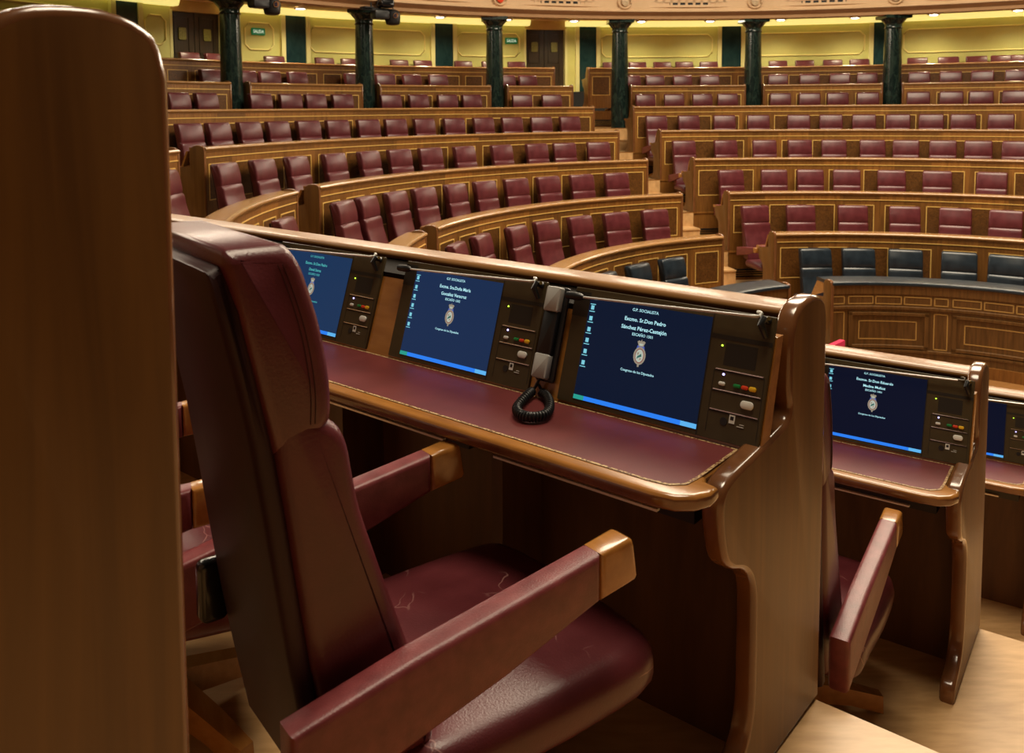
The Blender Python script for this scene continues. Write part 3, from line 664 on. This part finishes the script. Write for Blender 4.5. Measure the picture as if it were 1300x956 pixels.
# ------------------------------------------------------------------ near desks (one frame per row: x = forward, y = left along the desk, z = height above that row's floor)
class Frame:
    def __init__(s, ox, oy, z, th): s.o = Vector((ox, oy, z)); s.th = th; s.u = Vector((cos(th), sin(th), 0)); s.v = Vector((-sin(th), cos(th), 0))
    def w(s, a, b, z=0.): return s.o + s.u * a + s.v * b + Vector((0, 0, z))
def nxt(F, du, dv, dth, dz):
    p = F.w(du, dv, dz); return Frame(p.x, p.y, p.z, F.th + dth)
F4 = Frame(OX, OY, FL[4], TH)
F3 = nxt(F4, 1.459, -.091, .07, -.483)
F2 = nxt(F3, 1.459, -.091, .03, -.478)
F1 = nxt(F2, 1.459, -.06, .03, -.478)
F5 = Frame(*F4.w(-1.602, .135, .545), TH)
BL = 3.0
EPN = [(.357 - n, z) for n, z in EPS]
DT = .726
ND = {}
def near_meshes():
    # end panel, outer face at y = -.155
    b = mb('wood_end'); b.rprism(EPN, -.155, -.108, .012, 4)
    npoly = len(EPN); k = 0; b.mat(M['wood_edge'])
    for j in range(9):
        for i in range(npoly): b.m[k] = b.mi; k += 1
    ND['end_panel'] = b.mesh('end_panel', angle=45)
    y0 = -.11
    b = mb('rail_near')
    rp = catmull([(.318, .985), (.312, .994), (.295, .998), (.228, .998), (.209, .994), (.203, .984), (.207, .974)], 3) + [(.22, .970), (.318, .970)]
    b.rprism(rp, y0, BL, .001, 1); ND['top_rail'] = b.mesh('top_rail')
    # sloping back board carrying the consoles
    t = math.tan(TILT)
    b = mb('desk_wood'); b.rprism([(.004 - .02 * t, DT), (.004 + .225 * t, .962), (.035 + .225 * t, .962), (.04, DT)], -.15, BL, .0005, 1); ND['back_board'] = b.mesh('back_board', smooth=False)
    b = mb('recess'); b.rprism([(.072, .94), (.072, .962), (.225, .972), (.29, .972), (.29, .94)], y0, BL, .001, 1); ND['rail_shadow_strip'] = b.mesh('recess_shade', smooth=False)  # near-black strip paints the shade in the gap below the rail
    poly = [(.04, y0), (-.17, y0), (-.193, -.125), (-.20, -.152), (-.235, -.155), (-.27, -.14), (-.296, -.11), (-.305, -.06), (-.302, .4), (-.30, BL), (.04, BL)]
    b = mb('desk_wood'); b.rprism(poly, DT - .034, DT, .012, 4, 'z'); b.mat(M['wood_edge'])
    for i in range(6 * len(poly)): b.m[i] = b.mi
    ND['desktop'] = b.mesh('desktop')
    lp = [(-.008, -.100), (-.19, -.104), (-.235, -.10), (-.258, -.075), (-.264, -.03), (-.262, .4), (-.26, BL - .02), (-.008, BL - .02)]
    b = mb('desk_leather'); b.rprism(lp, DT - .003, DT + .0012, .0005, 1, 'z'); ND['leather_inlay'] = b.mesh('leather_inlay')
    b = mb('gilt'); ring = lp + [lp[0]]
    for p, q in zip(ring[:-1], ring[1:]):
        d = Vector(q) - Vector(p)
        if d.length < 1e-4: continue
        nrm = Vector((d.y, -d.x)).normalized() * .0035
        b.quad((p[0] - nrm.x, p[1] - nrm.y, DT + .0016), (q[0] - nrm.x, q[1] - nrm.y, DT + .0016), (q[0] + nrm.x, q[1] + nrm.y, DT + .0016), (p[0] + nrm.x, p[1] + nrm.y, DT + .0016))
    ND['gilt_tooling'] = b.mesh('gilt_tooling', smooth=False)
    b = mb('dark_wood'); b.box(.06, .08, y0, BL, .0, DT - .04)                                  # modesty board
    ND['modesty_board'] = b.mesh('modesty_board', smooth=False)
    b = mb('wood'); b.tone = .3; b.box(.3, .352, y0, BL, .0, .95); ND['front_panel'] = b.mesh('front_panel', smooth=False)
    b = mb('black'); b.box(-.16, .03, -.08, .44, DT - .115, DT - .055); ND['drawer_tray'] = b.mesh('drawer_tray', smooth=False)
    b = mb('chrome_rod'); b.box(-.172, -.16, 0, .452, DT - .109, DT - .1035); ND['tray_edge'] = b.mesh('tray_edge', smooth=False)
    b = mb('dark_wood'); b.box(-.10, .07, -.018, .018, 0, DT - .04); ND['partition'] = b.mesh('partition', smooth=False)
near_meshes()
def near_desk(F, label):
    root = empty('front_desk', F.o, F.th, label, 'desk', 'desks beside the near aisle')
    o = {n: part(n, ND[n], root) for n in ('end_panel', 'top_rail', 'back_board', 'desktop', 'modesty_board', 'front_panel')}
    part('recess_shade', ND['rail_shadow_strip'], o['top_rail']); l = part('leather_inlay', ND['leather_inlay'], o['desktop']); part('gilt_tooling', ND['gilt_tooling'], o['desktop'])
    for i in range(5):
        t = part('drawer_tray', ND['drawer_tray'], root); t.location.y = i * .6215; part('tray_edge', ND['tray_edge'], t)
        if i: part('partition', ND['partition'], root).location.y = -.12 + i * .6215
    return root
near_desk(F4, 'long wooden desk with burgundy leather top and three lit screens')
near_desk(F3, 'lower wooden desk with one lit screen at the right')
near_desk(F2, 'wooden desk cut by the right edge of the picture')
near_desk(F5, 'tall dark wooden desk end filling the left edge')

# curved far part of those near rows, up to the far-left aisle
WP = {}
for k, F in ((4, F4), (3, F3), (2, F2)):
    p0 = F.w(.357, BL + .01); t0 = F.v.copy(); aend = -79.2 if k > 2 else -77.5
    n0 = -F.u
    ac = {4: -112, 3: -108, 2: -112, 1: -118}[k]
    q = pol(R[k], ac); p1 = Vector((q[0], q[1], 0)); t1 = Vector((cos(rad(ac)), -sin(rad(ac)), 0))
    d = (p1 - Vector((p0.x, p0.y, 0))).length; pts = []
    for i in range(13):
        t = i / 13; h = (2 * t**3 - 3 * t**2 + 1, t**3 - 2 * t**2 + t, -2 * t**3 + 3 * t**2, t**3 - t**2)
        P = Vector((p0.x, p0.y, 0)) * h[0] + t0 * d * h[1] + p1 * h[2] + t1 * d * h[3]
        pts.append(P)
    path = []
    for i, P in enumerate(pts):
        T = (pts[min(i + 1, 12)] - pts[max(i - 1, 0)]).normalized(); nn = Vector((-T.y, T.x, 0))
        if nn.dot(P - Vector((CX, CY, 0))) < 0: nn = -nn
        path.append((P.x, P.y, nn.x, nn.y))
    path += arc(R[k], ac, aend)
    WP[k] = path
    desk_row('curved_desk_row', path, ZT[k] if k > 3 else F.o.z + .994 if k < 3 else ZT[k], 'curved end of a wooden desk row left of the near desk, %s row up' % ROW_ORD[k], 'curved row ends behind the near desk', ends=(False, True))

# near terraces (floor under chairs and aisle), one per row
FR = {5: F5, 4: F4, 3: F3, 2: F2, 1: F1}
for k in (5, 4, 3, 2, 1):
    F = FR[k]; b = mb('floor')
    G = FR.get(k + 1)
    x1 = .34; pts = []
    for bb in (-3.2, BL):
        p = F.w(.34, bb); pts.append((p.x, p.y))
    if G is None: far = [F.w(-4.2, BL), F.w(-4.2, -3.2)]
    else: far = [G.w(.34, BL), G.w(.34, -3.2)]
    pts += [(p.x, p.y) for p in far]
    b.rprism(pts, F.o.z - .5, F.o.z, .001, 1, 'z'); tag(b.obj('floor', smooth=False), kind='structure')
    if G is not None:            # half step in the near aisle
        b = mb('floor'); P = [G.w(.34, -3.0), G.w(.34, -.2), G.w(.66, -.2), G.w(.66, -3.0)]
        b.rprism([(p.x, p.y) for p in P], F.o.z, F.o.z + (G.o.z - F.o.z) / 2, .004, 1, 'z'); tag(b.obj('floor_step', smooth=False), kind='structure')

# ------------------------------------------------------------------ consoles: local x to the right, y up the slope, z towards the sitter
SW, SH = .3344, .2508
def console_matrix(F, b):
    ex = -F.v; ey = Vector((0, 0, 1)) * cos(TILT) + F.u * sin(TILT); ez = ex.cross(ey); p = F.w(0, b, .7456)
    return Matrix(((ex.x, ey.x, ez.x, p.x), (ex.y, ey.y, ez.y, p.y), (ex.z, ey.z, ez.z, p.z), (0, 0, 0, 1)))
def ell(cx, cy, rx, ry, z, n=20): return [(cx + rx * cos(2 * pi * i / n), cy + ry * sin(2 * pi * i / n), z) for i in range(n)]
def console(F, b, lines, scr, txt, label, mic=True, clip=False, mictail=''):
    root = empty('desk_console', (0, 0, 0), 0, label, 'console', 'screen consoles in the desks'); root.matrix_world = console_matrix(F, b)
    p = mb('bronze'); p.rprism(rrect(-.383, .146, -.012, .272, .004, 2), -.006, .0035, .0015, 1, 'z'); pl = p.obj('console_plate', root)
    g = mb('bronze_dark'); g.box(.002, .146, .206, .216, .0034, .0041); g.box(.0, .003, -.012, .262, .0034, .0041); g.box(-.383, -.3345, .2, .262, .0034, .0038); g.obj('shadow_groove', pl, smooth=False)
    s = mb('scr%d' % scr); s.box(-SW, 0, 0, SH, .002, .0045); so = s.obj('screen', root, smooth=False)
    t = mb(txt); z = .0049
    ws = (.066, .106, .125, .06)
    put_text(t, 'G.P. SOCIALISTA', -.174, .238, .0098, z, .0001)
    put_text(t, lines[0], -.171, .2145, .0128, z, .00025)
    put_text(t, lines[1], -.171, .1945, .0128, z, .00025)
    put_text(t, lines[2], -.171, .180, .0094, z, .0001)
    put_text(t, 'Congreso de los Diputados', -.170, .0935, .0082, z, .0001)
    t.obj('screen_lettering', so, smooth=False)
    ic = mb('icon')
    for y in (.2395, .2215, .1945, .167, .140, .1125, .0845):
        if y < .23: ic.box(-.328, -.319, y, y + .0105, z - .0002, z)
        ic.box(-.3315, -.3155, y - .0055, y - .0035, z - .0002, z)
    ic.obj('screen_icons', so, smooth=False)
    tb = mb('bar'); tb.box(-SW, 0, 0, .0105, z - .0002, z); tb.mat(M['start']); tb.box(-SW, -SW + .03, 0, .0105, z, z + .0002); tb.mat(M['tray']); tb.box(-.04, 0, 0, .0105, z, z + .0002); tb.obj('screen_taskbar', so, smooth=False)
    e = MB(); cx, cy = -.1705, .1325
    def poly(m, pts):
        e.mat(M[m]); e.add(pts, [tuple(range(len(pts)))])
    poly('em_b', [(cx - .012, cy + .012, z), (cx + .012, cy + .012, z), (cx + .009, cy + .024, z), (cx - .009, cy + .024, z)])
    poly('em_g', ell(cx, cy, .0165, .021, z + .0001)); poly('em_r', ell(cx, cy, .0125, .0172, z + .0002)); poly('em_w', ell(cx, cy, .0105, .0152, z + .0003))
    poly('em_k', [(cx + x, cy + y, z + .0004) for x, y in ((-.007, -.008), (-.001, -.004), (.006, -.001), (.004, .006), (-.0005, .002), (-.005, -.001))])
    poly('em_g', [(cx + x, cy + y, z + .0004) for x, y in ((-.007, .001), (-.002, .003), (-.002, .009), (-.007, .007))])
    poly('em_r', [(cx + x, cy + y, z + .0004) for x, y in ((.002, -.010), (.006, -.005), (.001, -.006))])
    poly('em_g', [(cx + x, cy + y, z + .0002) for x, y in ((-.006, .022), (.006, .022), (.011, .033), (.006, .036), (.002, .034), (0, .040), (-.002, .034), (-.006, .036), (-.011, .033))])
    poly('em_w', [(cx + x, cy + y, z + .0003) for x, y in ((-.004, .024), (.004, .024), (.006, .029), (-.006, .029))])
    poly('em_g', [(cx - .002, cy - .026, z), (cx + .002, cy - .026, z), (cx + .003, cy - .02, z), (cx - .003, cy - .02, z)])
    e.obj('screen_emblem', so, smooth=False)
    ln = mb('steel')
    for y in (.140, .0955, .052): ln.box(.025, .136, y - .0008, y + .0012, .003, .0055)
    ln.obj('divider_strips', pl, smooth=False)
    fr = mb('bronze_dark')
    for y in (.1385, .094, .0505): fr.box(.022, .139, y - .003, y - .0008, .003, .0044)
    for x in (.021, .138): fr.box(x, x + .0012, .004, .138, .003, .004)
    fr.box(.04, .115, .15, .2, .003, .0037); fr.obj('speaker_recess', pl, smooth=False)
    for m, x, y, w, h in (('white', .045, .1095, .016, .0085), ('green_b', .080, .1105, .017, .0085), ('red_b', .0985, .1105, .016, .0085), ('yellow_b', .1165, .1105, .017, .0105), ('white', .109, .075, .03, .0175)):
        bt = mb(m); bt.rprism(rrect(x - w / 2, x + w / 2, y - h / 2, y + h / 2, h * .45, 4), .003, .009, .0025, 2, 'z'); bt.obj('button', root)
    for m, x, y, r_ in (('led_g', .032, .192, .0022), ('led_b', .045, .130, .0026)):
        l = mb(m); l.lathe([(r_, .003), (r_, .005), (r_ * .5, .006)], x, y, 10); l.obj('indicator_light', root)
    j = mb('black'); j.lathe([(.0085, .003), (.0085, .0048)], .061, .031, 14); j.mat(M['white']); j.box(.073, .086, .030, .048, .003, .0048); j.box(.092, .108, .026, .0275, .003, .005); j.box(.098, .108, .031, .0322, .003, .005); j.mat(M['black']); j.box(.0755, .0835, .037, .045, .0048, .0052); j.obj('sockets', root, smooth=False)
    if mic:
        m_ = empty('gooseneck_microphone', (0, 0, 0), 0, 'slim steel microphone folded above the ' + label.replace('console with ', '').split(' half')[0].split(' at ')[0].split(' on ')[0].split(' in ')[0].split(' cut')[0] + mictail, 'microphone', 'folded microphones'); m_.matrix_world = console_matrix(F, b)
        zf = .022
        f = mb('black'); f.tube([(-.40, .2455, zf), (-.395, .246, zf), (-.37, .2465, zf), (-.352, .247, zf), (-.345, .247, zf)], [.004, .0095, .0105, .009, .005], 12); f.obj('foam_tip', m_)
        rd = mb('chrome_rod'); rd.tube([(-.35, .247, zf), (-.2, .2525, zf), (-.05, .259, zf), (.098, .2655, zf)], .0029, 8); rd.obj('rod', m_)
        hk = mb('white' if not clip else 'bronze'); hk.tube([(.098, .2655, zf), (.108, .266, zf + .004), (.116, .268, zf + .002), (.118, .274, zf - .004), (.112, .277, zf - .008), (.104, .277, zf - .012)], .0035, 8); hk.obj('hook', m_)
        st = mb('black'); st.tube([(.128, .262, .004), (.126, .262, .026), (.124, .25, .03), (.132, .225, .014)], [.009, .0085, .008, .006], 10); st.mat(M['brass']); st.tube([(.128, .264, .01), (.136, .266, .02)], .0045, 8); st.obj('stalk', m_)
    return root
U1, U2 = .6215, .6292
console(F4, 0, ('Excmo. Sr.Don Pedro', 'Sánchez Pérez-Castejón', 'ESCAÑO 1501'), 0, 'txt', 'console with dark navy screen at the right end of the long desk', mictail=' right of the telephone')
console(F4, U1, ('Excma. Sra.Doña María', 'González Veracruz', 'ESCAÑO 1502'), 1, 'txt', 'console with blue screen in the middle, left of the telephone', mictail=' left of the telephone')
console(F4, U1 + U2, ('Excmo. Sr.Don Pedro', 'David Serna', 'ESCAÑO 1503'), 2, 'txt_dim', 'console with pale blue screen half hidden by the chair')
console(F3, 0, ('Excmo. Sr.Don Eduardo', 'Madina Muñoz', 'ESCAÑO 1401'), 3, 'txt', 'console with near black screen on the lower desk', clip=True, mictail=' of the lower desk')
console(F2, 0, ('Excmo. Sr.Don José', 'López García', 'ESCAÑO 1301'), 3, 'txt', 'console with dark screen cut by the right edge', clip=True, mictail=' at the right edge')

# telephone handset between two consoles
tp = empty('telephone_handset', (0, 0, 0), 0, 'grey and black telephone handset with coiled cord on the desk', 'telephone'); tp.matrix_world = console_matrix(F4, 0)
b = mb('black'); b.rprism(rrect(-.456, -.396, .022, .264, .008, 3), .003, .012, .003, 2, 'z'); b.obj('cradle', tp)
b = mb('black'); b.rprism(rrect(-.455, -.4085, .085, .205, .006, 3), .013, .029, .006, 2, 'z'); b.obj('grip', tp)
for y0, y1 in ((.198, .262), (.028, .09)):
    b = mb('grey'); b.rprism(rrect(-.455, -.4085, y0, y1, .005, 3), .012, .033, .005, 2, 'z'); b.obj('handset_cap', tp)
c = mb('black'); mi = tp.matrix_world.inverted()
base = [(-.022, .45), (-.05, .441), (-.095, .424), (-.14, .402), (-.166, .375), (-.172, .35), (-.16, .33), (-.135, .322), (-.10, .336), (-.06, .365), (-.03, .395), (-.012, .425)]
cl = catmull(base, 12); hp = []
for i, (a, bb) in enumerate(cl): hp.append(F4.w(a, bb, DT + .017))
n = len(hp); pts = []; turns = 40
for i in range(n * 5):
    t = i / (n * 5 - 1) * (n - 1); k = min(int(t), n - 2); fr = t - k; P = hp[k].lerp(hp[k + 1], fr); T = (hp[k + 1] - hp[k]).normalized(); sd = T.cross(Vector((0, 0, 1)))
    ph = 2 * pi * turns * i / (n * 5); pts.append(mi @ (P + (sd * cos(ph) + Vector((0, 0, 1)) * sin(ph)) * .0085))
lead = [mi @ F4.w(-.008, .50, DT + .035), mi @ F4.w(-.004, .515, DT + .06)]
c.tube(pts, .0042, 6)
core = [mi @ p for p in hp]; c.tube(core, .0065, 6)
c.tube([mi @ F4.w(-.022, .45, DT + .015), mi @ F4.w(-.012, .445, DT + .03), Vector((-.432, .03, .02))], .004, 8)
c.tube([mi @ F4.w(-.012, .425, DT + .015), mi @ F4.w(-.006, .43, DT + .02), Vector((-.44, .012, .012))], .004, 8)
c.obj('coiled_cord', tp)

# ------------------------------------------------------------------ near chairs
def near_chair(F, a, b, yaw, label):
    p = F.w(a, b); return make_chair(p.x, p.y, p.z, F.th + rad(yaw), CN, label, 'chairs at the near desks', 3)
near_chair(F4, -.50, .24, -13, 'large burgundy leather armchair seen from behind in front of the long desk')
near_chair(F4, -.74, 1.03, -28, 'burgundy armchair half hidden beyond the large near chair')
near_chair(F3, -.53, .282, 1.5, 'burgundy armchair at the lower desk behind the end panel')
def wing_chair(k, a, lab): chair_polar(R[k] + 1.22, a, FL[k], CM, lab, 'chairs at the far end of the near rows', 2, 4)
wing_chair(3, -83.5, 'burgundy armchair peeping out beside the dark desk end, third row')
wing_chair(2, -87.0, 'burgundy chair headrest behind the curved desk end, second row')

# red velvet chair on the centre floor, mostly behind the near desks
ax, ay, bx, by = 4.01, 10.01, 3.66, 9.655
vc = empty('velvet_chair', ((ax + bx) / 2, (ay + by) / 2, FL[0] - .15), math.atan2(ay - by, ax - bx), 'crimson velvet chair back just showing above the lower desk', 'chair')
b = mb('red'); b.rprism(rrect(-.25, .25, .40, .827, .01), -.03, .04, .01, 2, 'y'); b.obj('backrest', vc)
b = mb('red'); b.rprism(rrect(-.24, .24, -.44, .0, .04), .37, .45, .03, 3, 'z'); b.obj('seat', vc)
for sx in (-.2, .2):
    for sy in (-.40, .0):
        b = mb('dark_wood'); b.tube([(sx, sy, 0), (sx, sy, .38)], [.018, .024], 8); b.obj('leg', vc)

# ------------------------------------------------------------------ lights
def area(name, loc, rot, size, energy, color, sizey=None):
    l = bpy.data.lights.new(name, 'AREA'); l.energy = energy; l.color = color; l.shape = 'RECTANGLE' if sizey else 'DISK'; l.size = size
    if sizey: l.size_y = sizey
    o = link(bpy.data.objects.new(name, l)); o.location = loc; o.rotation_euler = rot; return o
area('skylight', (CX + .3, CY + 1.5, 7.5), (0, 0, 0), 8., 2300, (1, .84, .62))
area('near_overhead_fill', (.5, 2.2, 4.6), (0, 0, 0), 2.2, 210, (1, .84, .62))  # added overhead fill that brightens the near desk and chair tops
for i in range(9):
    a = -88 + 17 * i; x, y = pol(12.4, a)
    o = area('sheen_fill_light', (x, y, 4.1), (rad(-72), 0, -rad(a)), 2.6, 170, (1, .84, .64), .8)  # unseen lights added to give rails and headrests their sheen
w = bpy.data.worlds.new('world'); bpy.context.scene.world = w; w.use_nodes = True
bg = w.node_tree.nodes['Background']; bg.inputs['Color'].default_value = (1, .78, .52, 1); bg.inputs['Strength'].default_value = .03
sc = bpy.context.scene
sc.view_settings.view_transform = 'Standard'; sc.view_settings.look = 'None'; sc.view_settings.exposure = 0
sc.cycles.use_denoising = True
